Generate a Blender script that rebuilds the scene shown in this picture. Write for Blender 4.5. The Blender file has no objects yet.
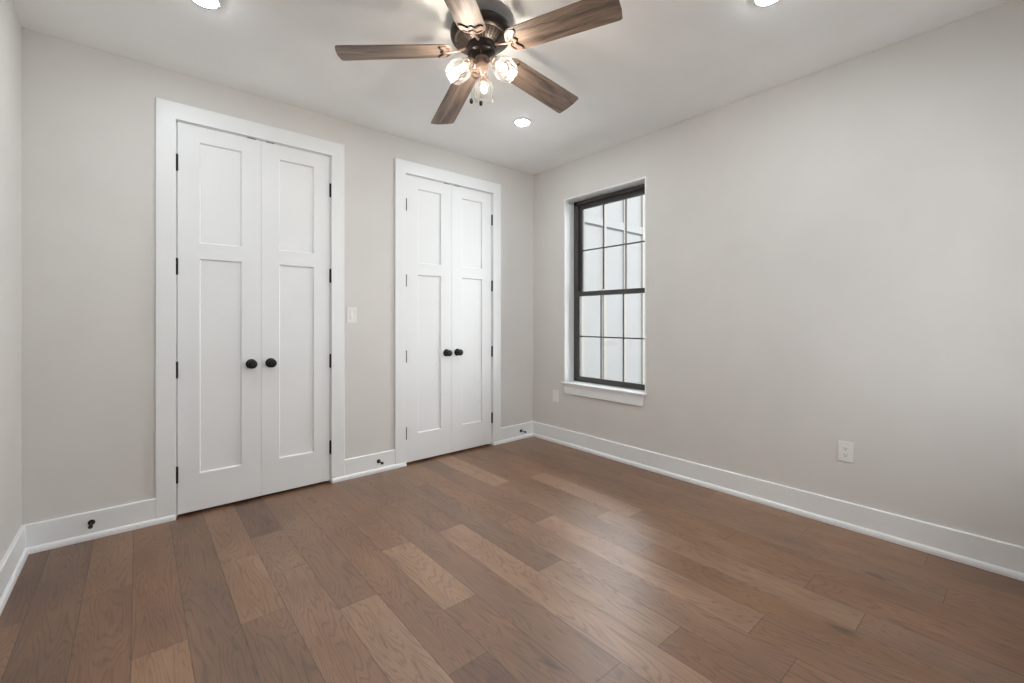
import bpy, bmesh, math, random
from mathutils import Vector, Matrix
random.seed(7)
PI = math.pi
S = bpy.context.scene
COL = S.collection

# ------------------------------------------------------------------ camera, sky, exposure
CAM_H = 1.2215
cd = bpy.data.cameras.new('camera'); cam = bpy.data.objects.new('camera', cd); COL.objects.link(cam)
cd.sensor_width = 36.0; cd.sensor_fit = 'HORIZONTAL'
cd.lens = 441.7 / 1024 * 36.0
cd.shift_y = -22.0 / 1024
cd.clip_start = 0.02; cd.clip_end = 200
cam.location = (0, 0, CAM_H)
cam.rotation_euler = (PI / 2, 0, -math.atan2(441.7, 523.0) - 0.002)
S.camera = cam

w = bpy.data.worlds.new('overcast_sky'); S.world = w; w.use_nodes = True
wn = w.node_tree.nodes; wl = w.node_tree.links
bg = wn['Background']
tc = wn.new('ShaderNodeTexCoord'); sx = wn.new('ShaderNodeSeparateXYZ'); cr = wn.new('ShaderNodeValToRGB')
cr.color_ramp.elements[0].position = 0.0; cr.color_ramp.elements[0].color = (0.93, 0.95, 0.97, 1)
cr.color_ramp.elements[1].position = 0.6; cr.color_ramp.elements[1].color = (0.95, 0.975, 1.0, 1)
wl.new(tc.outputs['Generated'], sx.inputs[0]); wl.new(sx.outputs['Z'], cr.inputs[0]); wl.new(cr.outputs[0], bg.inputs['Color'])
SKY = 6.4
bg.inputs['Strength'].default_value = SKY

S.view_settings.view_transform = 'Standard'
S.view_settings.look = 'None'
S.view_settings.gamma = 1.0
S.view_settings.use_curve_mapping = False
S.view_settings.exposure = 0.30
S.cycles.max_bounces = 12; S.cycles.diffuse_bounces = 8; S.cycles.transparent_max_bounces = 16
S.cycles.sample_clamp_indirect = 6.0
S.cycles.caustics_reflective = False; S.cycles.caustics_refractive = False
S.cycles.use_denoising = True

DOWNLIGHT = 210.0     # radiance of the recessed lenses
BULB = 250.0          # radiance of the fan bulbs

# ------------------------------------------------------------------ materials
def newmat(name):
    m = bpy.data.materials.new(name); m.use_nodes = True
    return m, m.node_tree.nodes, m.node_tree.links, m.node_tree.nodes['Principled BSDF']

def paint(name, col, rough=0.5, bump=0.0, scale=250.0, metal=0.0, spec=0.5, var=0.02):
    m, n, l, b = newmat(name)
    b.inputs['Roughness'].default_value = rough; b.inputs['Metallic'].default_value = metal
    b.inputs['Specular IOR Level'].default_value = spec
    t = n.new('ShaderNodeTexCoord'); ns = n.new('ShaderNodeTexNoise'); ns.inputs['Scale'].default_value = 3.0
    r = n.new('ShaderNodeValToRGB')
    r.color_ramp.elements[0].position = 0.3; r.color_ramp.elements[1].position = 0.7
    r.color_ramp.elements[0].color = tuple(c * (1 - var) for c in col) + (1,)
    r.color_ramp.elements[1].color = tuple(min(1, c * (1 + var)) for c in col) + (1,)
    l.new(t.outputs['Object'], ns.inputs['Vector']); l.new(ns.outputs['Fac'], r.inputs[0]); l.new(r.outputs[0], b.inputs['Base Color'])
    if bump:
        n2 = n.new('ShaderNodeTexNoise'); n2.inputs['Scale'].default_value = scale
        bp = n.new('ShaderNodeBump'); bp.inputs['Strength'].default_value = bump; bp.inputs['Distance'].default_value = 0.001
        l.new(t.outputs['Object'], n2.inputs['Vector']); l.new(n2.outputs['Fac'], bp.inputs['Height']); l.new(bp.outputs[0], b.inputs['Normal'])
    return m

def emit(name, col, strength):
    m, n, l, b = newmat(name)
    b.inputs['Base Color'].default_value = (0.8, 0.8, 0.8, 1)
    b.inputs['Emission Color'].default_value = col + (1,); b.inputs['Emission Strength'].default_value = strength
    return m

def thin_glass(name, tint, milk=0.0, ior=1.45, rough=0.0, bump=0.0):
    m = bpy.data.materials.new(name); m.use_nodes = True
    n = m.node_tree.nodes; l = m.node_tree.links; n.clear()
    out = n.new('ShaderNodeOutputMaterial'); tr = n.new('ShaderNodeBsdfTransparent'); tr.inputs[0].default_value = tint + (1,)
    gl = n.new('ShaderNodeBsdfGlossy'); gl.inputs['Roughness'].default_value = rough
    fr = n.new('ShaderNodeFresnel'); fr.inputs['IOR'].default_value = ior
    mx = n.new('ShaderNodeMixShader'); l.new(fr.outputs[0], mx.inputs[0]); l.new(tr.outputs[0], mx.inputs[1]); l.new(gl.outputs[0], mx.inputs[2])
    last = mx
    if milk:
        tl = n.new('ShaderNodeBsdfTranslucent'); tl.inputs[0].default_value = (1, 1, 1, 1)
        m2 = n.new('ShaderNodeMixShader'); m2.inputs[0].default_value = milk
        l.new(mx.outputs[0], m2.inputs[1]); l.new(tl.outputs[0], m2.inputs[2]); last = m2
    l.new(last.outputs[0], out.inputs[0])
    return m

def mathn(n, l, op, a, b=None, c=None):
    x = n.new('ShaderNodeMath'); x.operation = op
    for i, v in enumerate((a, b, c)):
        if v is None: continue
        if isinstance(v, (int, float)): x.inputs[i].default_value = v
        else: l.new(v, x.inputs[i])
    return x.outputs[0]

def oak_floor():
    m, n, l, b = newmat('oak_planks')
    uv = n.new('ShaderNodeUVMap'); uv.uv_map = 'plank_uv'
    ev = n.new('ShaderNodeUVMap'); ev.uv_map = 'edge_uv'
    at = n.new('ShaderNodeVertexColor'); at.layer_name = 'plank_tone'
    sp = n.new('ShaderNodeSeparateColor'); l.new(at.outputs[0], sp.inputs[0])
    # broad figure: contour lines of a stretched noise make cathedral grain
    mp = n.new('ShaderNodeMapping'); mp.inputs['Scale'].default_value = (9.0, 1.15, 1)
    l.new(uv.outputs[0], mp.inputs[0])
    fig = n.new('ShaderNodeTexNoise'); fig.inputs['Scale'].default_value = 1.0; fig.inputs['Detail'].default_value = 2.6; fig.inputs['Roughness'].default_value = 0.4; fig.inputs['Distortion'].default_value = 0.35
    l.new(mp.outputs[0], fig.inputs['Vector'])
    rings = mathn(n, l, 'FRACT', mathn(n, l, 'MULTIPLY', fig.outputs['Fac'], 24.0))
    tri = mathn(n, l, 'ABSOLUTE', mathn(n, l, 'SUBTRACT', rings, 0.5))
    line = n.new('ShaderNodeValToRGB'); line.color_ramp.elements[0].position = 0.0; line.color_ramp.elements[1].position = 0.24
    line.color_ramp.elements[0].color = (1, 1, 1, 1); line.color_ramp.elements[1].color = (0, 0, 0, 1)
    l.new(tri, line.inputs[0])
    # fine pores
    mp2 = n.new('ShaderNodeMapping'); mp2.inputs['Scale'].default_value = (160.0, 5.0, 1); l.new(uv.outputs[0], mp2.inputs[0])
    por = n.new('ShaderNodeTexNoise'); por.inputs['Scale'].default_value = 1.0; por.inputs['Detail'].default_value = 4.0; l.new(mp2.outputs[0], por.inputs['Vector'])
    # mottled tone
    mp3 = n.new('ShaderNodeMapping'); mp3.inputs['Scale'].default_value = (7.0, 2.2, 1); l.new(uv.outputs[0], mp3.inputs[0])
    mot = n.new('ShaderNodeTexNoise'); mot.inputs['Scale'].default_value = 1.0; mot.inputs['Detail'].default_value = 3.0; l.new(mp3.outputs[0], mot.inputs['Vector'])
    # knots
    mp4 = n.new('ShaderNodeMapping'); mp4.inputs['Scale'].default_value = (6.0, 2.4, 1); l.new(uv.outputs[0], mp4.inputs[0])
    kn = n.new('ShaderNodeTexVoronoi'); kn.inputs['Scale'].default_value = 0.55; l.new(mp4.outputs[0], kn.inputs['Vector'])
    kr = n.new('ShaderNodeValToRGB'); kr.color_ramp.elements[0].position = 0.02; kr.color_ramp.elements[1].position = 0.10
    kr.color_ramp.elements[0].color = (1, 1, 1, 1); kr.color_ramp.elements[1].color = (0, 0, 0, 1); l.new(kn.outputs['Distance'], kr.inputs[0])
    tone = n.new('ShaderNodeValToRGB')
    e = tone.color_ramp.elements; e[0].position = 0.0; e[0].color = FLOOR_DARK + (1,); e[1].position = 1.0; e[1].color = FLOOR_LIGHT + (1,)
    em = e.new(0.5); em.color = FLOOR_MID + (1,)
    v = mathn(n, l, 'ADD', sp.outputs[0], mathn(n, l, 'MULTIPLY', mathn(n, l, 'SUBTRACT', mot.outputs['Fac'], 0.5), 0.75))
    l.new(v, tone.inputs[0])
    # hue: some planks redder, some greyer
    hs = n.new('ShaderNodeHueSaturation'); hs.inputs['Value'].default_value = 1.0
    l.new(mathn(n, l, 'ADD', 0.4945, mathn(n, l, 'MULTIPLY', sp.outputs[1], 0.006)), hs.inputs['Hue'])
    l.new(mathn(n, l, 'ADD', 0.93, mathn(n, l, 'MULTIPLY', sp.outputs[2], 0.12)), hs.inputs['Saturation'])
    l.new(tone.outputs[0], hs.inputs['Color'])
    dk = mathn(n, l, 'MULTIPLY', mathn(n, l, 'MULTIPLY', line.outputs[0], mathn(n, l, 'ADD', 0.1, mathn(n, l, 'MULTIPLY', por.outputs['Fac'], 0.9))), 0.55)
    pk = mathn(n, l, 'MULTIPLY', mathn(n, l, 'SUBTRACT', por.outputs['Fac'], 0.5), 0.35)
    # seams
    se = n.new('ShaderNodeSeparateXYZ'); l.new(ev.outputs[0], se.inputs[0])
    dmin = mathn(n, l, 'MINIMUM', se.outputs[0], se.outputs[1])
    seam = n.new('ShaderNodeMapRange'); seam.inputs['From Min'].default_value = 0.0006; seam.inputs['From Max'].default_value = 0.0022
    seam.inputs['To Min'].default_value = 1.0; seam.inputs['To Max'].default_value = 0.0
    l.new(dmin, seam.inputs['Value'])
    sm = mathn(n, l, 'MULTIPLY', seam.outputs[0], 0.55)
    dark = mathn(n, l, 'ADD', mathn(n, l, 'ADD', dk, pk), mathn(n, l, 'ADD', sm, mathn(n, l, 'MULTIPLY', kr.outputs[0], 0.55)))
    mul = mathn(n, l, 'MAXIMUM', mathn(n, l, 'SUBTRACT', 1.0, dark), 0.12)
    mx = n.new('ShaderNodeMix'); mx.data_type = 'RGBA'; mx.blend_type = 'MULTIPLY'; mx.inputs[0].default_value = 1.0
    l.new(hs.outputs[0], mx.inputs[6])
    cc = n.new('ShaderNodeCombineColor'); [l.new(mul, cc.inputs[i]) for i in range(3)]
    l.new(cc.outputs[0], mx.inputs[7]); l.new(mx.outputs[2], b.inputs['Base Color'])
    b.inputs['Specular IOR Level'].default_value = 0.95
    b.inputs['Roughness'].default_value = 0.37
    bp = n.new('ShaderNodeBump'); bp.inputs['Strength'].default_value = 0.3; bp.inputs['Distance'].default_value = 0.001; bp.invert = True
    l.new(seam.outputs[0], bp.inputs['Height']); l.new(bp.outputs[0], b.inputs['Normal'])
    return m

FLOOR_DARK = (0.118, 0.057, 0.030)
FLOOR_MID = (0.242, 0.127, 0.064)
FLOOR_LIGHT = (0.41, 0.245, 0.145)

def blade_wood():
    m, n, l, b = newmat('weathered_blade_wood')
    t = n.new('ShaderNodeTexCoord'); oi = n.new('ShaderNodeObjectInfo')
    mp = n.new('ShaderNodeMapping'); mp.inputs['Scale'].default_value = (3.0, 26.0, 3.0)
    off = n.new('ShaderNodeCombineXYZ'); l.new(mathn(n, l, 'MULTIPLY', oi.outputs['Random'], 40.0), off.inputs[0])
    l.new(off.outputs[0], mp.inputs['Location']); l.new(t.outputs['Object'], mp.inputs['Vector'])
    a = n.new('ShaderNodeTexNoise'); a.inputs['Scale'].default_value = 1.0; a.inputs['Detail'].default_value = 5.0; a.inputs['Distortion'].default_value = 0.5
    l.new(mp.outputs[0], a.inputs['Vector'])
    mp2 = n.new('ShaderNodeMapping'); mp2.inputs['Scale'].default_value = (14.0, 260.0, 3.0); l.new(t.outputs['Object'], mp2.inputs['Vector'])
    c = n.new('ShaderNodeTexNoise'); c.inputs['Scale'].default_value = 1.0; c.inputs['Detail'].default_value = 3.0; l.new(mp2.outputs[0], c.inputs['Vector'])
    v = mathn(n, l, 'ADD', a.outputs['Fac'], mathn(n, l, 'MULTIPLY', mathn(n, l, 'SUBTRACT', c.outputs['Fac'], 0.5), 0.5))
    r = n.new('ShaderNodeValToRGB'); e = r.color_ramp.elements
    e[0].position = 0.30; e[0].color = (0.065, 0.047, 0.040, 1); e[1].position = 0.68; e[1].color = (0.29, 0.212, 0.160, 1)
    x = e.new(0.48); x.color = (0.180, 0.128, 0.098, 1)
    l.new(v, r.inputs[0]); l.new(r.outputs[0], b.inputs['Base Color'])
    b.inputs['Roughness'].default_value = 0.5
    return m

M = {}
M['wall'] = paint('greige_wall_paint', (0.70, 0.68, 0.655), 0.75, 0.12, 300)
M['ceiling'] = paint('ceiling_paint', (0.92, 0.93, 0.93), 0.85, 0.1, 300)
M['trim'] = paint('white_satin_trim', (0.845, 0.86, 0.865), 0.38, 0.0, var=0.01)
M['door'] = paint('white_door_paint', (0.835, 0.85, 0.855), 0.42, 0.0, var=0.01)
M['black'] = paint('matte_black_metal', (0.008, 0.008, 0.009), 0.42, 0, metal=0.0, spec=0.3)
M['rubber'] = paint('black_rubber', (0.012, 0.012, 0.012), 0.7)
M['plastic'] = paint('white_plastic', (0.82, 0.815, 0.80), 0.35, var=0.005)
M['slot'] = paint('slot_dark', (0.03, 0.03, 0.03), 0.6)
M['winframe'] = paint('dark_bronze_window', (0.06, 0.057, 0.053), 0.42, var=0.05)
M['muntin'] = paint('window_grille', (0.085, 0.082, 0.078), 0.45, var=0.05)
M['bronze'] = paint('oil_rubbed_bronze', (0.020, 0.015, 0.013), 0.35, metal=0.6, var=0.2)
M['ribs'] = paint('light_brown_bronze', (0.075, 0.055, 0.046), 0.4, metal=0.5, var=0.15)  # lighter brown bronze of the trim band and vent ribs
M['copper'] = paint('brushed_bronze_bracket', (0.24, 0.165, 0.13), 0.42, metal=0.3, var=0.1)
M['chain'] = paint('bronze_chain', (0.25, 0.18, 0.13), 0.35, metal=0.8)
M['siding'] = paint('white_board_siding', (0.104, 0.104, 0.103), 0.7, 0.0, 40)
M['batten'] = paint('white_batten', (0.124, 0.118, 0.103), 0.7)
M['roof'] = paint('grey_shingle_roof', (0.22, 0.22, 0.23), 0.9, 0.5, 60, var=0.2)
M['gap_shade'] = paint('flashing_gap_shade', (0.012, 0.012, 0.013), 0.7)
M['ground'] = paint('pale_gravel', (0.42, 0.41, 0.40), 0.9, 0.5, 30, var=0.15)
M['pane'] = thin_glass('window_glass', (0.97, 0.98, 0.98), 0.0, 1.25)
M['shade'] = thin_glass('clear_ribbed_glass', (0.93, 0.93, 0.92), 0.004, 1.18, 0.15)
M['lens'] = emit('downlight_lens_glow', (0.885, 0.955, 1.0), DOWNLIGHT)
M['bulb'] = emit('lamp_bulb_glow', (1.0, 0.89, 0.77), BULB)
M['floor'] = oak_floor()
M['blade'] = blade_wood()

# ------------------------------------------------------------------ mesh helpers
def box(bm, x0, x1, y0, y1, z0, z1):
    vs = [bm.verts.new((x, y, z)) for z in (z0, z1) for y in (y0, y1) for x in (x0, x1)]
    for f in ((0, 2, 3, 1), (4, 5, 7, 6), (0, 1, 5, 4), (2, 6, 7, 3), (0, 4, 6, 2), (1, 3, 7, 5)):
        bm.faces.new([vs[i] for i in f])
    return vs

def lathe(bm, prof, seg=32, mat=Matrix.Identity(4), ripple=None, cap=True):
    rings = []
    for i, (r, z) in enumerate(prof):
        ring = []
        for k in range(seg):
            a = 2 * PI * k / seg
            rr = r * (1 + (ripple(i, a) if ripple else 0))
            ring.append(bm.verts.new(mat @ Vector((rr * math.cos(a), rr * math.sin(a), z))))
        rings.append(ring)
    for a, b in zip(rings, rings[1:]):
        for k in range(seg):
            bm.faces.new((a[k], a[(k + 1) % seg], b[(k + 1) % seg], b[k]))
    if cap:
        bm.faces.new(rings[0][::-1]); bm.faces.new(rings[-1])

def tube(bm, pts, r, seg=10):
    pts = [Vector(p) for p in pts]; rings = []
    rs = r if isinstance(r, (list, tuple)) else [r] * len(pts)
    up = None
    for i, p in enumerate(pts):
        d = (pts[min(i + 1, len(pts) - 1)] - pts[max(i - 1, 0)]).normalized()
        if up is None:
            up = Vector((0, 0, 1)) if abs(d.z) < 0.9 else Vector((1, 0, 0))
        s = d.cross(up).normalized(); up = s.cross(d).normalized()
        rings.append([bm.verts.new(p + rs[i] * (math.cos(2 * PI * k / seg) * s + math.sin(2 * PI * k / seg) * up)) for k in range(seg)])
    for a, b in zip(rings, rings[1:]):
        for k in range(seg):
            bm.faces.new((a[k], a[(k + 1) % seg], b[(k + 1) % seg], b[k]))
    bm.faces.new(rings[0][::-1]); bm.faces.new(rings[-1])

def prism(bm, pts2, z0, z1, fn=None):
    fn = fn or (lambda x, y, z: Vector((x, y, z)))
    a = [bm.verts.new(fn(x, y, z0)) for x, y in pts2]; b = [bm.verts.new(fn(x, y, z1)) for x, y in pts2]
    k = len(pts2)
    bm.faces.new(a[::-1]); bm.faces.new(b)
    for i in range(k):
        bm.faces.new((a[i], a[(i + 1) % k], b[(i + 1) % k], b[i]))

def sweep_profile(bm, prof, p0, p1, out, m0=0.0, m1=0.0):
    """profile (depth out of the wall, height) extruded from p0 to p1 on the floor; m0/m1 mitre the ends"""
    p0, p1, out = Vector(p0), Vector(p1), Vector(out); d = (p1 - p0).normalized()
    A = [bm.verts.new(p0 + out * o + Vector((0, 0, z)) + d * (o * m0)) for o, z in prof]
    B = [bm.verts.new(p1 + out * o + Vector((0, 0, z)) - d * (o * m1)) for o, z in prof]
    k = len(prof)
    bm.faces.new(A[::-1]); bm.faces.new(B)
    for i in range(k):
        bm.faces.new((A[i], A[(i + 1) % k], B[(i + 1) % k], B[i]))

def obj(name, bm, mat, parent=None, bevel=0.0, smooth=False, loc=None, seg=2):
    bmesh.ops.recalc_face_normals(bm, faces=bm.faces)
    me = bpy.data.meshes.new(name); bm.to_mesh(me); bm.free()
    o = bpy.data.objects.new(name, me); COL.objects.link(o)
    me.materials.append(mat)
    if parent: o.parent = parent
    if loc: o.location = loc
    if smooth:
        for p in me.polygons: p.use_smooth = True
        me.set_sharp_from_angle(angle=math.radians(40))
    if bevel:
        b = o.modifiers.new('bevel', 'BEVEL'); b.width = bevel; b.segments = seg; b.limit_method = 'ANGLE'; b.angle_limit = math.radians(40)
    return o

def tag(o, label=None, cat=None, group=None, kind=None):
    if label: o['label'] = label
    if cat: o['category'] = cat
    if group: o['group'] = group
    if kind: o['kind'] = kind
    return o

def empty(name, loc, label, cat, group=None, kind=None, rot=(0, 0, 0)):
    o = bpy.data.objects.new(name, None); COL.objects.link(o); o.location = loc; o.rotation_euler = rot
    o.empty_display_size = 0.1
    return tag(o, label, cat, group, kind)

def BM(): return bmesh.new()
def boxobj(name, mat, parent, *bs, bevel=0.0, loc=None):
    bm = BM()
    for b_ in bs: box(bm, *b_)
    return obj(name, bm, mat, parent, bevel, loc=loc)

def copy_tree(o, parent=None):
    c = o.copy(); COL.objects.link(c)
    if parent: c.parent = parent
    for ch in list(o.children): copy_tree(ch, c)
    return c

# ------------------------------------------------------------------ room dimensions
XL, XR, YB, YF, H = -0.460, 3.181, 3.405, -0.60, 2.743
WT = 0.20
WY0, WY1, WZ0, WZ1 = 2.063, 2.953, 0.614, 2.384      # window opening
DOORS = [(0.179, 1.107), (1.712, 2.634)]             # closet openings
DH = 2.447

# floor: planks along y with the end joints of the photo
def build_floor():
    P = 0.1665; X0 = -0.018
    joints = {-3: [(2.64, .42), (9, .1)], -2: [(0.9, .3), (9, .18)], -1: [(2.686, .36), (9, .45)], 0: [(0.7, .3), (2.09, .66), (9, .38)],
              1: [(1.0, .5), (2.40, .28), (9, .20)], 2: [(0.6, .4), (2.05, .36), (2.62, .56), (9, .50)], 3: [(1.2, .4), (2.35, .55), (2.82, .46), (9, .08)],
              4: [(0.5, .4), (1.89, .74), (9, .40)], 5: [(1.297, .28), (2.95, .46), (9, .44)], 6: [(1.60, .38), (2.22, .74), (9, .40)],
              7: [(0.95, .5), (2.75, .42), (9, .35)], 8: [(0.3, .4), (2.21, .72), (9, .30)], 9: [(0.905, .42), (1.55, .62), (2.9, .30), (9, .38)],
              10: [(0.55, .5), (2.05, .50), (9, .44)], 11: [(0.716, .42), (1.935, .68), (2.98, .36), (9, .22)], 12: [(1.334, .42), (2.55, .42), (9, .70)],
              13: [(0.45, .4), (1.75, .56), (9, .34)], 14: [(0.673, .36), (1.614, .46), (2.525, .66), (9, .40)], 15: [(1.104, .40), (2.35, .44), (9, .36)],
              16: [(0.25, .45), (1.605, .42), (2.98, .36), (9, .44)], 17: [(0.85, .5), (2.10, .48), (9, .42)], 18: [(0.35, .4), (1.45, .52), (2.75, .36), (9, .46)],
              19: [(0.75, .45), (2.2, .42), (9, .36)]}
    rr = random.Random(3)
    vs, fs, uvs, eds, cols = [], [], [], [], []
    ystart, yend = YF - 0.1, YB + 0.16
    for k in range(-3, 20):
        x0 = max(X0 + k * P, XL - 0.1) if k > -3 else XL - 0.1
        x1 = X0 + (k + 1) * P if k < 19 else XR + 0.1
        y0 = ystart
        for yj, t in joints[k]:
            y1 = min(yj, yend)
            if y1 <= y0: continue
            # long planks are subdivided so edge distance interpolates exactly
            xm, ym = (x0 + x1) / 2, (y0 + y1) / 2
            ou, ov = rr.uniform(0, 60), rr.uniform(0, 60)
            c = (t, rr.random(), rr.random(), 1)
            for (xa, xb) in ((x0, xm), (xm, x1)):
                for (ya, yb) in ((y0, ym), (ym, y1)):
                    i = len(vs); q = [(xa, ya), (xb, ya), (xb, yb), (xa, yb)]
                    vs += [(a, b_, 0.0) for a, b_ in q]; fs.append((i, i + 1, i + 2, i + 3))
                    uvs += [(a - x0 + ou, b_ - y0 + ov) for a, b_ in q]
                    eds += [(min(a - x0, x1 - a), min(b_ - y0, y1 - b_)) for a, b_ in q]
                    cols += [c] * 4
            y0 = y1
    # slab below the boards
    i = len(vs); a, b_, c0, d0 = XL - 0.1, XR + 0.1, ystart, yend
    vs += [(a, c0, -0.1), (b_, c0, -0.1), (b_, d0, -0.1), (a, d0, -0.1)]
    fs.append((i + 3, i + 2, i + 1, i)); uvs += [(0, 0)] * 4; eds += [(0.05, 0.05)] * 4; cols += [(0.3, 0.5, 0.5, 1)] * 4
    me = bpy.data.meshes.new('floor'); me.from_pydata(vs, [], fs)
    u1 = me.uv_layers.new(name='plank_uv'); u2 = me.uv_layers.new(name='edge_uv')
    ca = me.color_attributes.new('plank_tone', 'FLOAT_COLOR', 'CORNER')
    u1, u2, ca = me.uv_layers['plank_uv'], me.uv_layers['edge_uv'], me.color_attributes['plank_tone']
    for j in range(len(uvs)):
        u1.data[j].uv = uvs[j]; u2.data[j].uv = eds[j]; ca.data[j].color = cols[j]
    me.materials.append(M['floor'])
    o = bpy.data.objects.new('floor', me); COL.objects.link(o)
    tag(o, 'brown oak plank floor with wide boards across the room', 'floor', kind='structure')
build_floor()

tag(boxobj('ceiling', M['ceiling'], None, (XL - 0.2, XR + WT, YF - 0.2, YB + 0.16, H, H + 0.15)), 'flat white painted ceiling above the room', 'ceiling', kind='structure')

# walls
bs = []
xs = [XL - 0.2, DOORS[0][0] - 0.02, DOORS[0][1] + 0.02, DOORS[1][0] - 0.02, DOORS[1][1] + 0.02, XR + WT]
for a, b_ in ((xs[0], xs[1]), (xs[2], xs[3]), (xs[4], xs[5])): bs.append((a, b_, YB, YB + 0.115, -0.1, H))
for a, b_ in ((xs[1], xs[2]), (xs[3], xs[4])): bs.append((a, b_, YB, YB + 0.115, DH + 0.02, H))
bs.append((xs[0], xs[5], YB + 0.115, YB + 0.16, -0.1, H))
tag(boxobj('wall_back', M['wall'], None, *bs), 'greige painted wall holding the two pairs of closet doors', 'wall', kind='structure')
tag(boxobj('wall_left', M['wall'], None, (XL - 0.2, XL, YF - 0.2, YB, -0.1, H)), 'greige painted wall at the left edge of the room', 'wall', kind='structure')
FX0, FXA, FZ0, FZA = 1.85, 2.95, 0.66, 2.396          # opening for the added, unseen fill window behind the camera
tag(boxobj('wall_front', M['wall'], None, (XL, FX0, YF - 0.2, YF, -0.1, H), (FXA, XR + WT, YF - 0.2, YF, -0.1, H),
    (FX0, FXA, YF - 0.2, YF, -0.1, FZ0), (FX0, FXA, YF - 0.2, YF, FZA, H)), 'greige painted wall opposite the closets', 'wall', kind='structure')
tag(boxobj('wall_right', M['wall'], None,
    (XR, XR + WT, YF, WY0 - 0.012, -0.1, H), (XR, XR + WT, WY1 + 0.012, YB, -0.1, H),
    (XR, XR + WT, WY0 - 0.012, WY1 + 0.012, -0.1, WZ0 - 0.02), (XR, XR + WT, WY0 - 0.012, WY1 + 0.012, WZ1 + 0.012, H)),
    'greige painted wall with the single window', 'wall', kind='structure')

# baseboards with shoe moulding
BT, BH = 0.015, 0.151
BASE = [(0, 0), (BT, 0), (BT, BH - 0.004), (BT - 0.004, BH), (0, BH)]
ST, SH = 0.014, 0.032
SHOE = [(BT, 0), (BT + ST, 0), (BT + ST, SH * 0.45), (BT + ST * 0.75, SH * 0.8), (BT + ST * 0.3, SH), (BT, SH)]
CT = 0.018   # casing thickness
CW = 0.096
def baseboard(name, label, p0, p1, out, s0=None, s1=None, mb=(0, 0)):
    bm = BM(); sweep_profile(bm, BASE, p0, p1, out, *mb)
    o = obj(name, bm, M['trim']); tag(o, label, 'baseboard', kind='structure')
    bm = BM(); sweep_profile(bm, SHOE, s0 or p0, s1 or p1, out, *mb)
    obj('shoe_moulding', bm, M['trim'], o)
    return o
baseboard('baseboard_left', 'white baseboard along the left wall', (XL, YF, 0), (XL, YB, 0), (1, 0, 0), mb=(0, 1))
baseboard('baseboard_right', 'long white baseboard under the window along the right wall', (XR, YF, 0), (XR, YB, 0), (-1, 0, 0), mb=(0, 1))
baseboard('baseboard_front', 'white baseboard along the wall opposite the closets', (XL, YF, 0), (XR, YF, 0), (0, 1, 0))
d1, d2 = DOORS
bk = (0, -1, 0)
baseboard('baseboard_back', 'white baseboard between the left corner and the wide closet doors', (XL, YB, 0), (d1[0] - CW, YB, 0), bk, None, (d1[0] - 0.001, YB, 0), (1, 0))
baseboard('baseboard_back.001', 'short white baseboard below the light switch between the closets', (d1[1] + CW, YB, 0), (d2[0] - CW, YB, 0), bk, (d1[1] + 0.001, YB, 0), (d2[0] - 0.001, YB, 0))
baseboard('baseboard_back.002', 'short white baseboard between the far closet and the far corner', (d2[1] + CW, YB, 0), (XR, YB, 0), bk, (d2[1] + 0.001, YB, 0), None, (0, 1))

# door casings
def casing(n, d, where):
    a, b_ = d; t = empty('trim_%d' % n, ((a + b_) / 2, YB, 0), 'flat white casing framing the %s closet doors' % where, 'door casing', kind='structure')
    cx = (a + b_) / 2
    bm = BM()
    w0, w1 = a - cx, b_ - cx
    z1 = DH + CW + 0.007
    # one flat board frame with a small bevel
    pts = [(w0 - CW, 0), (w0 - CW, z1), (w1 + CW, z1), (w1 + CW, 0), (w1, 0), (w1, DH), (w0, DH), (w0, 0)]
    prism(bm, pts, 0, CT, lambda x, y, z: Vector((x, -z, y)))
    obj('casing', bm, M['trim'], t, 0.0025)
    bm = BM()
    J = 0.004
    box(bm, w0 - 0.02, w0 + J, 0.0, 0.115, 0, DH - J); box(bm, w1 - J, w1 + 0.02, 0.0, 0.115, 0, DH - J)
    box(bm, w0 - 0.02, w1 + 0.02, 0.0, 0.115, DH - J, DH + 0.02)
    box(bm, w0 + J, w0 + J + 0.012, 0.046, 0.08, 0, DH - J); box(bm, w1 - J - 0.012, w1 - J, 0.046, 0.08, 0, DH - J)
    obj('jamb', bm, M['trim'], t)
    return t
casing(1, d1, 'near left'); casing(2, d2, 'far')

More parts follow.
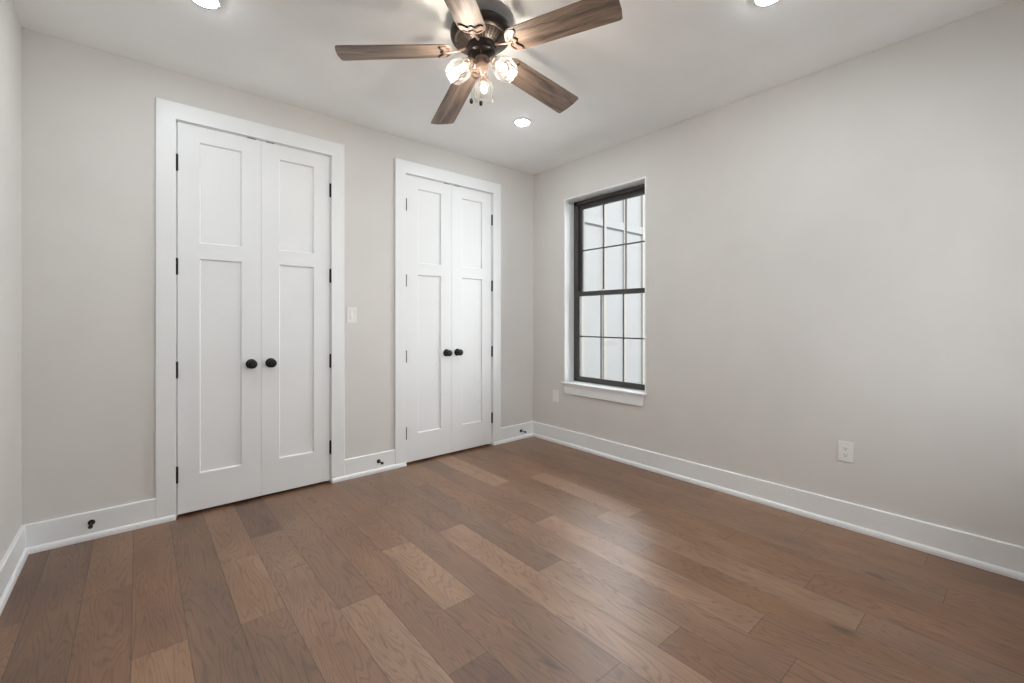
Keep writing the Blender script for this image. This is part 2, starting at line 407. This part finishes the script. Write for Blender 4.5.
# ------------------------------------------------------------------ closet door leaves
def leaf_w(d): return (d[1] - d[0] - 0.008 - 0.009) / 2
LZ0, LZ1 = 0.018, DH - 0.007
def leaf_mesh(LW):
    """shaker leaf, hinge edge at x=0, meeting edge at x=LW, front face at y=0 (towards -y)"""
    st, tr, lr0, lr1, br = 0.113, LZ1 - 0.100, 1.605, 1.704, 0.250
    wells = [(st, LW - st, lr1, tr), (st, LW - st, br, lr0)]
    bm = BM(); T = 0.035; dp = 0.013; bv = 0.006
    xs_ = [0, st, LW - st, LW]; zs = [LZ0, br, lr0, lr1, tr, LZ1]
    vv = {}
    def V(x, y, z):
        k = (round(x, 5), round(y, 5), round(z, 5))
        if k not in vv: vv[k] = bm.verts.new((x, y, z))
        return vv[k]
    for i in range(3):
        for j in range(5):
            x0, x1, z0, z1 = xs_[i], xs_[i + 1], zs[j], zs[j + 1]
            if i == 1 and j in (1, 3):
                o_ = [(x0, z0), (x1, z0), (x1, z1), (x0, z1)]
                n_ = [(x0 + bv, z0 + bv), (x1 - bv, z0 + bv), (x1 - bv, z1 - bv), (x0 + bv, z1 - bv)]
                for q in range(4):
                    p, r = o_[q], o_[(q + 1) % 4]; p2, r2 = n_[q], n_[(q + 1) % 4]
                    bm.faces.new((V(p[0], 0, p[1]), V(r[0], 0, r[1]), V(r2[0], dp, r2[1]), V(p2[0], dp, p2[1])))
                bm.faces.new([V(a, dp, c) for a, c in n_])
            else:
                bm.faces.new((V(x0, 0, z0), V(x1, 0, z0), V(x1, 0, z1), V(x0, 0, z1)))
    # back and rims
    for j in range(5):
        bm.faces.new((V(0, 0, zs[j]), V(0, 0, zs[j + 1]), V(0, T, zs[j + 1]), V(0, T, zs[j])))
        bm.faces.new((V(LW, 0, zs[j]), V(LW, T, zs[j]), V(LW, T, zs[j + 1]), V(LW, 0, zs[j + 1])))
    for i in range(3):
        bm.faces.new((V(xs_[i], 0, LZ0), V(xs_[i], T, LZ0), V(xs_[i + 1], T, LZ0), V(xs_[i + 1], 0, LZ0)))
        bm.faces.new((V(xs_[i], 0, LZ1), V(xs_[i + 1], 0, LZ1), V(xs_[i + 1], T, LZ1), V(xs_[i], T, LZ1)))
    bm.faces.new([V(x, T, LZ0) for x in xs_] + [V(LW, T, z) for z in zs[1:]] + [V(x, T, LZ1) for x in xs_[::-1][1:]] + [V(0, T, z) for z in zs[::-1][1:-1]])
    return bm
ROTX = Matrix.Rotation(PI / 2, 4, 'X')   # local z -> -y (into the room)
def door(n, x, mirror, label, LW):
    root = empty('door_%d' % n, (x, YB + 0.001, 0), label, 'closet door', kind='structure')
    sgn = -1 if mirror else 1
    def mk(name, bm, mat, par=root, **k):
        if mirror:
            for v in bm.verts: v.co.x = -v.co.x
        return obj(name, bm, mat, par, **k)
    mk('leaf', leaf_mesh(LW), M['door'], bevel=0.0012, seg=1)
    # knob: rosette, neck and round knob
    kx, kz = LW - 0.058, 0.923
    kn = BM(); mt = Matrix.Translation((kx, 0, kz)) @ ROTX
    lathe(kn, [(0.011, 0.0), (0.011, 0.028), (0.014, 0.034), (0.021, 0.037), (0.0265, 0.043), (0.0285, 0.051), (0.0275, 0.058), (0.023, 0.063), (0.013, 0.0655), (0.003, 0.066)], 28, mt)
    knob = mk('knob', kn, M['black'], smooth=True)
    kn = BM(); lathe(kn, [(0.0325, 0.0), (0.0325, 0.004), (0.030, 0.0065), (0.012, 0.009), (0.009, 0.010)], 28, mt)
    mk('rosette', kn, M['black'], knob, smooth=True)
    for hz in (2.188, 1.549, 0.912, 0.266):
        b = BM()
        hx = -0.003
        lathe(b, [(0.004, hz - 0.052), (0.0076, hz - 0.048), (0.0076, hz + 0.048), (0.004, hz + 0.052)], 12, Matrix.Translation((hx, -0.0065, 0)))
        box(b, hx - 0.0005, hx + 0.0015, -0.002, 0.022, hz - 0.045, hz + 0.045)
        mk('hinge', b, M['black'], smooth=True)
    b = BM(); box(b, LW - 0.082, LW - 0.030, -0.002, 0.022, LZ1 - 0.001, LZ1 + 0.0035)
    mk('catch_plate', b, M['black'])
    return root
door(1, d1[0] + 0.008, False, 'near closet door, left leaf, tall white two-panel with black knob', leaf_w(d1))
door(2, d1[1] - 0.008, True, 'near closet door, right leaf, tall white two-panel beside the light switch', leaf_w(d1))
door(3, d2[0] + 0.008, False, 'far closet door, left leaf, white two-panel with black knob', leaf_w(d2))
door(4, d2[1] - 0.008, True, 'far closet door, right leaf, white two-panel nearest the window corner', leaf_w(d2))

# ------------------------------------------------------------------ window
win = empty('window_1', (XR, (WY0 + WY1) / 2, WZ0), 'dark framed double-hung window with grilles in a white recess', 'window', kind='structure')
wc = (WY0 + WY1) / 2
def wbox(name, mat, par, *bs, bevel=0.0):
    bm = BM()
    for (x0, x1, y0, y1, z0, z1) in bs: box(bm, x0 - XR, x1 - XR, y0 - wc, y1 - wc, z0 - WZ0, z1 - WZ0)
    return obj(name, bm, mat, par, bevel)
XW = 3.309
wbox('jamb_liner', M['trim'], win,
     (XR - 0.001, XR + WT, WY0 - 0.012, WY0, WZ0 - 0.02, WZ1), (XR - 0.001, XR + WT, WY1, WY1 + 0.012, WZ0 - 0.02, WZ1), (XR - 0.001, XR + WT, WY0 - 0.012, WY1 + 0.012, WZ1, WZ1 + 0.012))
wbox('stool', M['trim'], win, (XR - 0.032, XR, WY0 - 0.022, WY1 + 0.032, WZ0 - 0.015, WZ0), (XR, XW + 0.01, WY0, WY1, WZ0 - 0.02, WZ0), bevel=0.003)
wbox('apron', M['trim'], win, (XR - 0.016, XR, WY0 + 0.010, WY1 - 0.006, WZ0 - 0.108, WZ0 - 0.015), bevel=0.002)
GY0, GY1 = 2.118, 2.864
FX1 = XR + WT - 0.005
wbox('frame', M['winframe'], win, (XW, FX1, WY0, GY0 - 0.034, WZ0, WZ1), (XW, FX1, GY1 + 0.038, WY1, WZ0, WZ1),
     (XW, FX1, WY0, WY1, WZ1 - 0.034, WZ1), (XW, FX1, WY0, WY1, WZ0, WZ0 + 0.022), bevel=0.002)
def sash(name, x0, x1, z0, z1, gz0, gz1, gm, ty, GY1):
    s = wbox(name, M['winframe'], win, (x0, x1, GY0 - 0.034, GY0, z0, z1), (x0, x1, GY1, 2.902, z0, z1),
             (x0, x1, GY0, GY1, z0, gz0), (x0, x1, GY0, GY1, gz1, z1), bevel=0.002)
    xm = (x0 + x1) / 2
    for y in ty:
        wbox('muntin', M['muntin'], s, (xm - 0.006, xm + 0.006, y - 0.006, y + 0.006, gz0, gz1))
    wbox('muntin', M['muntin'], s, (xm - 0.0065, xm + 0.0065, GY0, GY1, gm - 0.006, gm + 0.006))
    wbox('pane', M['pane'], s, (xm - 0.002, xm + 0.002, GY0, GY1, gz0, gz1))
    return s
up = sash('upper_sash', XW + 0.030, XW + 0.058, 1.450, WZ1 - 0.034, 1.494, 2.306, 1.899, (2.366, 2.615), 2.864)
lo = sash('lower_sash', XW + 0.001, XW + 0.029, WZ0 + 0.022, 1.494, 0.664, 1.452, 1.056, (2.372, 2.622), 2.880)
wbox('sash_lock', M['plastic'], lo, (XW + 0.003, XW + 0.026, 2.595, 2.635, 1.494, 1.503))

# unseen window added opposite the closets to fill the room with daylight
w2 = empty('fill_window', ((FX0 + FXA) / 2, YF, FZ0), 'unseen wide window added opposite the closets for fill daylight', 'window', kind='structure')
def w2box(name, mat, par, *bs, bevel=0.0):
    bm = BM()
    for (x0, x1, y0, y1, z0, z1) in bs: box(bm, x0 - (FX0 + FXA) / 2, x1 - (FX0 + FXA) / 2, y0 - YF, y1 - YF, z0 - FZ0, z1 - FZ0)
    return obj(name, bm, mat, par, bevel)
w2box('stool', M['trim'], w2, (FX0 - 0.03, FXA + 0.03, YF, YF + 0.032, FZ0 - 0.015, FZ0), bevel=0.003)
w2box('apron', M['trim'], w2, (FX0, FXA, YF, YF + 0.016, FZ0 - 0.108, FZ0 - 0.015), bevel=0.002)
fxm = (FX0 + FXA) / 2
w2box('frame', M['winframe'], w2, (FX0, FX0 + 0.05, YF - 0.19, YF - 0.13, FZ0, FZA), (FXA - 0.05, FXA, YF - 0.19, YF - 0.13, FZ0, FZA), (fxm - 0.05, fxm + 0.05, YF - 0.19, YF - 0.13, FZ0, FZA),
      (FX0, FXA, YF - 0.19, YF - 0.13, FZ0, FZ0 + 0.05), (FX0, FXA, YF - 0.19, YF - 0.13, FZA - 0.05, FZA), (FX0, FXA, YF - 0.18, YF - 0.14, 1.46, 1.506))
for xa, xb in ((FX0 + 0.05, fxm - 0.05), (fxm + 0.05, FXA - 0.05)):
    w2box('pane', M['pane'], w2, (xa, xb, YF - 0.162, YF - 0.158, FZ0 + 0.05, FZA - 0.05))
    for f3 in (1 / 3, 2 / 3):
        xm_ = xa + (xb - xa) * f3
        w2box('muntin', M['muntin'], w2, (xm_ - 0.006, xm_ + 0.006, YF - 0.166, YF - 0.154, FZ0 + 0.05, FZA - 0.05))

# ------------------------------------------------------------------ outside the window
tag(boxobj('ground_outside', M['ground'], None, (-14, 14, -16, YF - 0.3, -2.1, -2.0)), 'pale ground outside the added fill window', 'ground', kind='structure')
WYO = 8.2
def ek(z): return CAM_H + (z - CAM_H) * WYO / 4.2
K = WYO / 4.2
tag(boxobj('ground_outside', M['ground'], None, (XR + WT, 22, YF - 0.3, WYO, -2.1, -2.0)), 'pale ground outside the window', 'ground', kind='structure')
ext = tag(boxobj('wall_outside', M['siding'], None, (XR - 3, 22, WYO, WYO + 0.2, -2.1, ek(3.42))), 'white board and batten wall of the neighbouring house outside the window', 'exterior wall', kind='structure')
bm = BM()
for k in range(-5, 13):
    x = (4.88 + 0.51 * k) * K
    if x > XR - 2.9: box(bm, x - 0.03 * K, x + 0.03 * K, WYO - 0.05, WYO, -2.0, ek(3.41))
obj('battens', bm, M['batten'], ext, 0.003)
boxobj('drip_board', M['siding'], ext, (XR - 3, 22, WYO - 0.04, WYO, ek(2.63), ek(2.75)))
boxobj('drip_gap_shade', M['gap_shade'], ext, (XR - 3, 22, WYO - 0.02, WYO, ek(2.607), ek(2.63)))  # solid dark strip, paints the shadow line under the drip board
bm = BM(); prism(bm, [(WYO - 0.12, ek(3.42)), (WYO + 5, ek(3.42) + 1.2), (WYO + 5, ek(3.42) + 1.32), (WYO - 0.12, ek(3.42) + 0.12)], XR - 3.2, 22.2, lambda a, b_, c: Vector((c, a, b_)))
tag(obj('roof_outside', bm, M['roof']), 'low sloped grey roof of the neighbouring house', 'roof', kind='structure')

# ------------------------------------------------------------------ switch, outlet, blank plate
def plate_bm(w_, h_, t_):
    bm = BM(); box(bm, -w_ / 2, w_ / 2, -t_, 0, -h_ / 2, h_ / 2); return bm
def frame_plate(t):
    bm = BM(); a, b_, c, d = 0.0175, 0.0345, 0.036, 0.0585
    for q in ((-c, -a, -d, d), (a, c, -d, d), (-a, a, -d, -b_), (-a, a, b_, d)): box(bm, q[0], q[1], -0.006, 0, q[2], q[3])
    bmesh.ops.remove_doubles(bm, verts=bm.verts, dist=1e-5)
    obj('cover_plate', bm, M['plastic'], t)
t = empty('light_switch', (1.264, YB, 1.257), 'white rocker light switch on the wall between the closets', 'light switch')
frame_plate(t)
bm = BM()
prism(bm, [(-0.0005, -0.032), (-0.0125, -0.032), (-0.0045, 0.032), (-0.0005, 0.032)], -0.0155, 0.0155, lambda a, b_, c: Vector((c, a, b_)))
obj('rocker', bm, M['plastic'], t, 0.0006, seg=1)
t = empty('wall_outlet', (XR, 0.712, 0.444), 'white duplex wall outlet low on the right wall', 'outlet', rot=(0, 0, -PI / 2))
obj('cover_plate', plate_bm(0.074, 0.117, 0.006), M['plastic'], t, 0.002)
f_ = boxobj('receptacle', M['plastic'], t, (-0.0168, 0.0168, -0.0085, -0.005, -0.0335, 0.0335), bevel=0.0006)
for zc in (0.019, -0.019):
    boxobj('socket_slots', M['slot'], f_, (-0.0075, -0.0053, -0.0090, -0.0083, zc - 0.002, zc + 0.006), (0.0053, 0.0075, -0.0090, -0.0083, zc - 0.001, zc + 0.006),
           (-0.0025, 0.0025, -0.0090, -0.0083, zc - 0.0095, zc - 0.005))
t = empty('wall_outlet', (XR, 3.078, 0.458), 'small white wall plate left of the window near the corner', 'outlet', rot=(0, 0, -PI / 2))
obj('cover_plate', plate_bm(0.074, 0.117, 0.006), M['plastic'], t, 0.002)
boxobj('receptacle', M['plastic'], t, (-0.0168, 0.0168, -0.0078, -0.005, -0.0335, 0.0335), bevel=0.0006)

# ------------------------------------------------------------------ door stops on the baseboard
def stop_parts(root):
    bm = BM(); lathe(bm, [(0.0155, 0.0), (0.0155, 0.003), (0.012, 0.007), (0.006, 0.010)], 20, ROTX); obj('mounting_base', bm, M['black'], root, smooth=True)
    bm = BM(); lathe(bm, [(0.0042, 0.008), (0.0042, 0.058), (0.0075, 0.060), (0.0085, 0.063)], 16, ROTX); obj('post', bm, M['black'], root, smooth=True)
    bm = BM(); lathe(bm, [(0.0095, 0.062), (0.0102, 0.065), (0.0102, 0.072), (0.008, 0.076), (0.003, 0.077)], 16, ROTX); obj('rubber_tip', bm, M['rubber'], root, smooth=True)
G = 'black door stops on the baseboards'
ds = empty('door_stop', (-0.195, YB - BT, 0.092), 'black door stop on the baseboard nearest the left corner', 'door stop', G)
stop_parts(ds)
for x, z, lab in ((1.474, 0.087, 'black door stop on the baseboard between the two closets'), (2.995, 0.083, 'black door stop on the baseboard by the far corner')):
    c = copy_tree(ds); c.location = (x, YB - BT, z); c['label'] = lab

# ------------------------------------------------------------------ recessed lights
def downlight(x, y, label):
    t = empty('recessed_light', (x, y, H), label, 'recessed light', 'round recessed ceiling lights')
    bm = BM(); lathe(bm, [(0.052, -0.001), (0.053, -0.006), (0.062, -0.006), (0.069, -0.003), (0.071, 0.0)], 40, cap=False)
    obj('trim_ring', bm, M['plastic'], t, smooth=True)
    bm = BM(); lathe(bm, [(0.0525, -0.0005), (0.0525, -0.004), (0.049, -0.008), (0.040, -0.011), (0.022, -0.013), (0.004, -0.0135)], 40)
    obj('lens', bm, M['lens'], t)
    return t
downlight(2.262, 2.545, 'round white recessed ceiling light right of the fan, above the far corner')
downlight(2.265, 0.804, 'round white recessed ceiling light cut off at the top right')
downlight(0.244, 2.542, 'round white recessed ceiling light cut off at the top left')
downlight(0.25, 0.82, 'round white recessed ceiling light above the near left corner')

# ------------------------------------------------------------------ ceiling fan
TILT = -math.atan(0.0673)
fan = empty('ceiling_fan', (1.3275, 1.815, H), 'dark bronze ceiling fan with five wooden blades and three lit glass shades', 'ceiling fan', rot=(TILT, 0, 0))
bm = BM(); lathe(bm, [(0.078, 0.004), (0.078, -0.012), (0.070, -0.030), (0.060, -0.040), (0.045, -0.052)], 40, Matrix.Rotation(-TILT, 4, 'X')); obj('canopy', bm, M['bronze'], fan, smooth=True)
bm = BM(); lathe(bm, [(0.050, -0.042), (0.115, -0.046), (0.140, -0.052), (0.151, -0.062), (0.154, -0.074), (0.154, -0.088), (0.150, -0.098), (0.142, -0.105), (0.132, -0.110), (0.124, -0.112), (0.112, -0.122), (0.095, -0.134), (0.074, -0.146), (0.06, -0.147)], 64)
house = obj('motor_housing', bm, M['bronze'], fan, smooth=True)
bm = BM(); lathe(bm, [(0.1330, -0.1090), (0.1335, -0.1118), (0.130, -0.1132), (0.124, -0.1125)], 64, cap=False); obj('trim_band', bm, M['ribs'], house, smooth=True)
bm = BM()
for k in range(40):
    R = Matrix.Rotation(2 * PI * (k + .5) / 40, 4, 'Z')
    p = [(0.123, -0.1130), (0.111, -0.1232), (0.095, -0.1345), (0.078, -0.1435)]
    for (r0, z0), (r1, z1) in zip(p, p[1:]):
        w0_, w1_ = r0 * 0.038 + 0.001, r1 * 0.038 + 0.001
        vs = [R @ Vector(q) for q in ((r0, -w0_, z0 - 0.003), (r0, w0_, z0 - 0.003), (r1, w1_, z1 - 0.003), (r1, -w1_, z1 - 0.003), (r0, -w0_, z0 + 0.003), (r0, w0_, z0 + 0.003), (r1, w1_, z1 + 0.003), (r1, -w1_, z1 + 0.003))]
        v = [bm.verts.new(q) for q in vs]
        for f in ((0, 1, 2, 3), (4, 7, 6, 5), (0, 4, 5, 1), (1, 5, 6, 2), (2, 6, 7, 3), (3, 7, 4, 0)): bm.faces.new([v[i] for i in f])
obj('vent_ribs', bm, M['ribs'], house)
bm = BM(); lathe(bm, [(0.078, -0.142), (0.080, -0.148), (0.078, -0.158), (0.072, -0.163), (0.071, -0.168), (0.073, -0.173), (0.071, -0.183), (0.060, -0.191), (0.036, -0.204)], 48); obj('switch_housing', bm, M['bronze'], fan, smooth=True)

# blades: shared mesh, five objects
R0, R1, W0, W1_ = 0.148, 0.704, 0.0700, 0.0790
def blade_outline():
    pts = []
    def wd(r): return W0 + (W1_ - W0) * (r - 0.25) / (R1 - 0.25)
    # root: rounded, tip: shallow arc with small corner radius
    n_ = 10
    rc = 0.052
    w_ = wd(R0 + rc)
    for i in range(n_ + 1):
        a = PI / 2 + PI / 2 * i / n_
        pts.append((R0 + rc + rc * math.cos(a), (w_ - rc) + rc * math.sin(a)))
    for i in range(n_ + 1):
        a = PI + PI / 2 * i / n_
        pts.append((R0 + rc + rc * math.cos(a), -(w_ - rc) + rc * math.sin(a)))
    tc_ = 0.014
    we = wd(R1)
    for i in range(6):
        a = -PI / 2 + PI / 2 * i / 5
        pts.append((R1 - tc_ - 0.006 + tc_ * math.cos(a), -(we - tc_) + tc_ * math.sin(a)))
    pts.append((R1, -we * 0.35)); pts.append((R1, we * 0.35))
    for i in range(6):
        a = PI / 2 * i / 5
        pts.append((R1 - tc_ - 0.006 + tc_ * math.cos(a), (we - tc_) + tc_ * math.sin(a)))
    return pts
bm = BM(); prism(bm, blade_outline(), 0.0, 0.0065)
PH = -0.204; DROOP = math.atan(0.0686)
def blade_mat(k):
    a = 2.5712 + k * 2 * PI / 5
    return Matrix.Translation((0, 0, -0.163)) @ Matrix.Rotation(a, 4, 'Z') @ Matrix.Rotation(DROOP, 4, 'Y') @ Matrix.Rotation(PH, 4, 'X')
bl = obj('blade', bm, M['blade'], fan, 0.0012, seg=1)
# bracket: rounded medallion plate under the blade root with an arm to the hub
def medallion():
    bm = BM()
    pts = [(R0 - 0.004 + 0.010 * 0, 0)]
    pts = []
    for i in range(25):
        a = PI / 2 + PI * i / 24
        pts.append((R0 + 0.048 + 0.050 * math.cos(a), 0.062 * math.sin(a)))
    pts += [(R0 + 0.060, -0.056), (R0 + 0.056, -0.036), (R0 + 0.040, -0.020), (R0 + 0.052, -0.008), (R0 + 0.058, 0), (R0 + 0.052, 0.008), (R0 + 0.040, 0.020), (R0 + 0.056, 0.036), (R0 + 0.060, 0.056)]
    prism(bm, pts, -0.004, -0.0003)
    # arm to the hub
    tube(bm, [(0.058, 0, 0.020), (0.085, 0, 0.012), (0.110, 0, 0.003), (0.140, 0, -0.003), (R0 + 0.030, 0, -0.004)], [0.008, 0.006, 0.005, 0.0055, 0.007], 10)
    return bm
def strip(bm, pts, w_, z0, z1):
    pts = [Vector((p[0], p[1])) for p in pts]; L, Rr = [], []
    n_ = len(pts)
    for i, p in enumerate(pts):
        d = (pts[min(i + 1, n_ - 1)] - pts[max(i - 1, 0)]).normalized(); nn = Vector((-d.y, d.x))
        ww = w_ * (0.45 + 0.55 * math.sin(PI * (i + 0.5) / n_))
        L.append(p + nn * ww); Rr.append(p - nn * ww)
    prism(bm, [tuple(v) for v in L + Rr[::-1]], z0, z1)
def scroll():
    bm = BM()
    strip(bm, [(R0 + 0.062, -0.060), (R0 + 0.066, -0.050), (R0 + 0.060, -0.038), (R0 + 0.046, -0.024), (R0 + 0.043, -0.014), (R0 + 0.052, -0.006), (R0 + 0.058, 0.0)], 0.0038, -0.0065, -0.0005)
    strip(bm, [(R0 + 0.062, 0.060), (R0 + 0.066, 0.050), (R0 + 0.060, 0.038), (R0 + 0.046, 0.024), (R0 + 0.043, 0.014), (R0 + 0.052, 0.006), (R0 + 0.058, 0.0)], 0.0038, -0.0065, -0.0005)
    strip(bm, [(R0 + 0.030, -0.048), (R0 + 0.020, -0.036), (R0 + 0.015, -0.022), (R0 + 0.016, -0.012)], 0.0030, -0.0065, -0.0005)
    strip(bm, [(R0 + 0.030, 0.048), (R0 + 0.020, 0.036), (R0 + 0.015, 0.022), (R0 + 0.016, 0.012)], 0.0030, -0.0065, -0.0005)
    strip(bm, [(R0 + 0.030, -0.018), (R0 + 0.020, -0.008), (R0 + 0.020, 0.008), (R0 + 0.030, 0.018)], 0.0022, -0.0065, -0.0005)
    return bm
br = obj('blade_bracket', medallion(), M['copper'], bl, smooth=True)
sc_ = obj('bracket_scroll', scroll(), M['bronze'], bl)
for k in range(5):
    b = bl if k == 0 else copy_tree(bl, fan)
    b.matrix_local = blade_mat(k)

# light kit
bm = BM(); lathe(bm, [(0.036, -0.202), (0.034, -0.208), (0.027, -0.214), (0.029, -0.235), (0.034, -0.245), (0.030, -0.262), (0.018, -0.270), (0.010, -0.276), (0.008, -0.284), (0.002, -0.287)], 36)
kit = obj('light_kit_stem', bm, M['copper'], fan, smooth=True)
AX = math.radians(42)
def shade_parts(k):
    az = math.atan2(523 * 0 + 0.764, 0.645) + k * 2 * PI / 3
    dirv = Vector((math.sin(AX) * math.cos(az), math.sin(AX) * math.sin(az), -math.cos(AX)))
    cen = Vector((0.118 * math.cos(az), 0.118 * math.sin(az), -0.290))
    neck = cen - dirv * 0.060
    z = dirv; x = Vector((-math.sin(az), math.cos(az), 0)); y = z.cross(x)
    mt = Matrix(((x.x, y.x, z.x, neck.x), (x.y, y.y, z.y, neck.y), (x.z, y.z, z.z, neck.z), (0, 0, 0, 1)))
    bm = BM()
    tube(bm, [(0.022 * math.cos(az), 0.022 * math.sin(az), -0.240), (0.038 * math.cos(az), 0.038 * math.sin(az), -0.232)] + [tuple(neck - dirv * q) for q in (0.032, 0.016)], 0.0075, 12)
    lathe(bm, [(0.010, -0.024), (0.019, -0.018), (0.021, -0.002), (0.0235, 0.004), (0.018, 0.006), (0.016, 0.026), (0.010, 0.028)], 28, mt)
    arm = obj('lamp_arm', bm, M['copper'], fan, smooth=True)
    bm = BM()
    prof = [(0.026, 0.000), (0.027, 0.010), (0.036, 0.024), (0.047, 0.044), (0.053, 0.066), (0.054, 0.086), (0.051, 0.106), (0.049, 0.118)]
    rip = lambda i, a: 0.020 * math.cos(20 * a) * min(1, i / 3)
    lathe(bm, prof, 80, mt, rip, cap=False)
    # inner skin and rim for real thickness
    lathe(bm, [(r - 0.0028, z_) for r, z_ in prof], 80, mt, rip, cap=False)
    ring = lathe(bm, [(prof[-1][0], prof[-1][1]), (prof[-1][0] - 0.0014, prof[-1][1] + 0.0016), (prof[-1][0] - 0.0028, prof[-1][1])], 80, mt, lambda i, a: 0.020 * math.cos(20 * a), cap=False)
    obj('glass_shade', bm, M['shade'], arm, smooth=True)
    bm = BM()
    lathe(bm, [(0.008, 0.026), (0.009, 0.036), (0.0125, 0.050), (0.0140, 0.060), (0.0135, 0.070), (0.009, 0.079), (0.003, 0.082)], 24, mt)
    obj('bulb', bm, M['bulb'], arm, smooth=True)
for k in range(3): shade_parts(k)
# pull chains with small dark fobs (they hang plumb)
PL = Matrix.Rotation(-TILT, 4, 'X')
def chain(lat, fw, ztop, zbot):
    x, y = lat * 0.764 + fw * 0.645, -lat * 0.645 + fw * 0.764
    bm = BM()
    n_ = 46
    top = Vector((x, y, ztop))
    down = PL @ Vector((0, 0, -1)); L = ztop - zbot
    tube(bm, [top, top + down * L], 0.0007, 6)
    for i in range(n_):
        p = top + down * (L * (i + .5) / n_)
        bmesh.ops.create_icosphere(bm, subdivisions=1, radius=0.0016, matrix=Matrix.Translation(p))
    c = obj('pull_chain', bm, M['chain'], fan)
    bm = BM(); e = top + down * L
    lathe(bm, [(0.002, 0.004), (0.0065, 0.0), (0.0085, -0.010), (0.0085, -0.020), (0.006, -0.026), (0.002, -0.027)], 16, Matrix.Translation(e) @ PL)
    obj('chain_fob', bm, M['black'], c, smooth=True)
chain(-0.050, -0.025, -0.190, -0.415)
chain(0.000, -0.058, -0.190, -0.445)
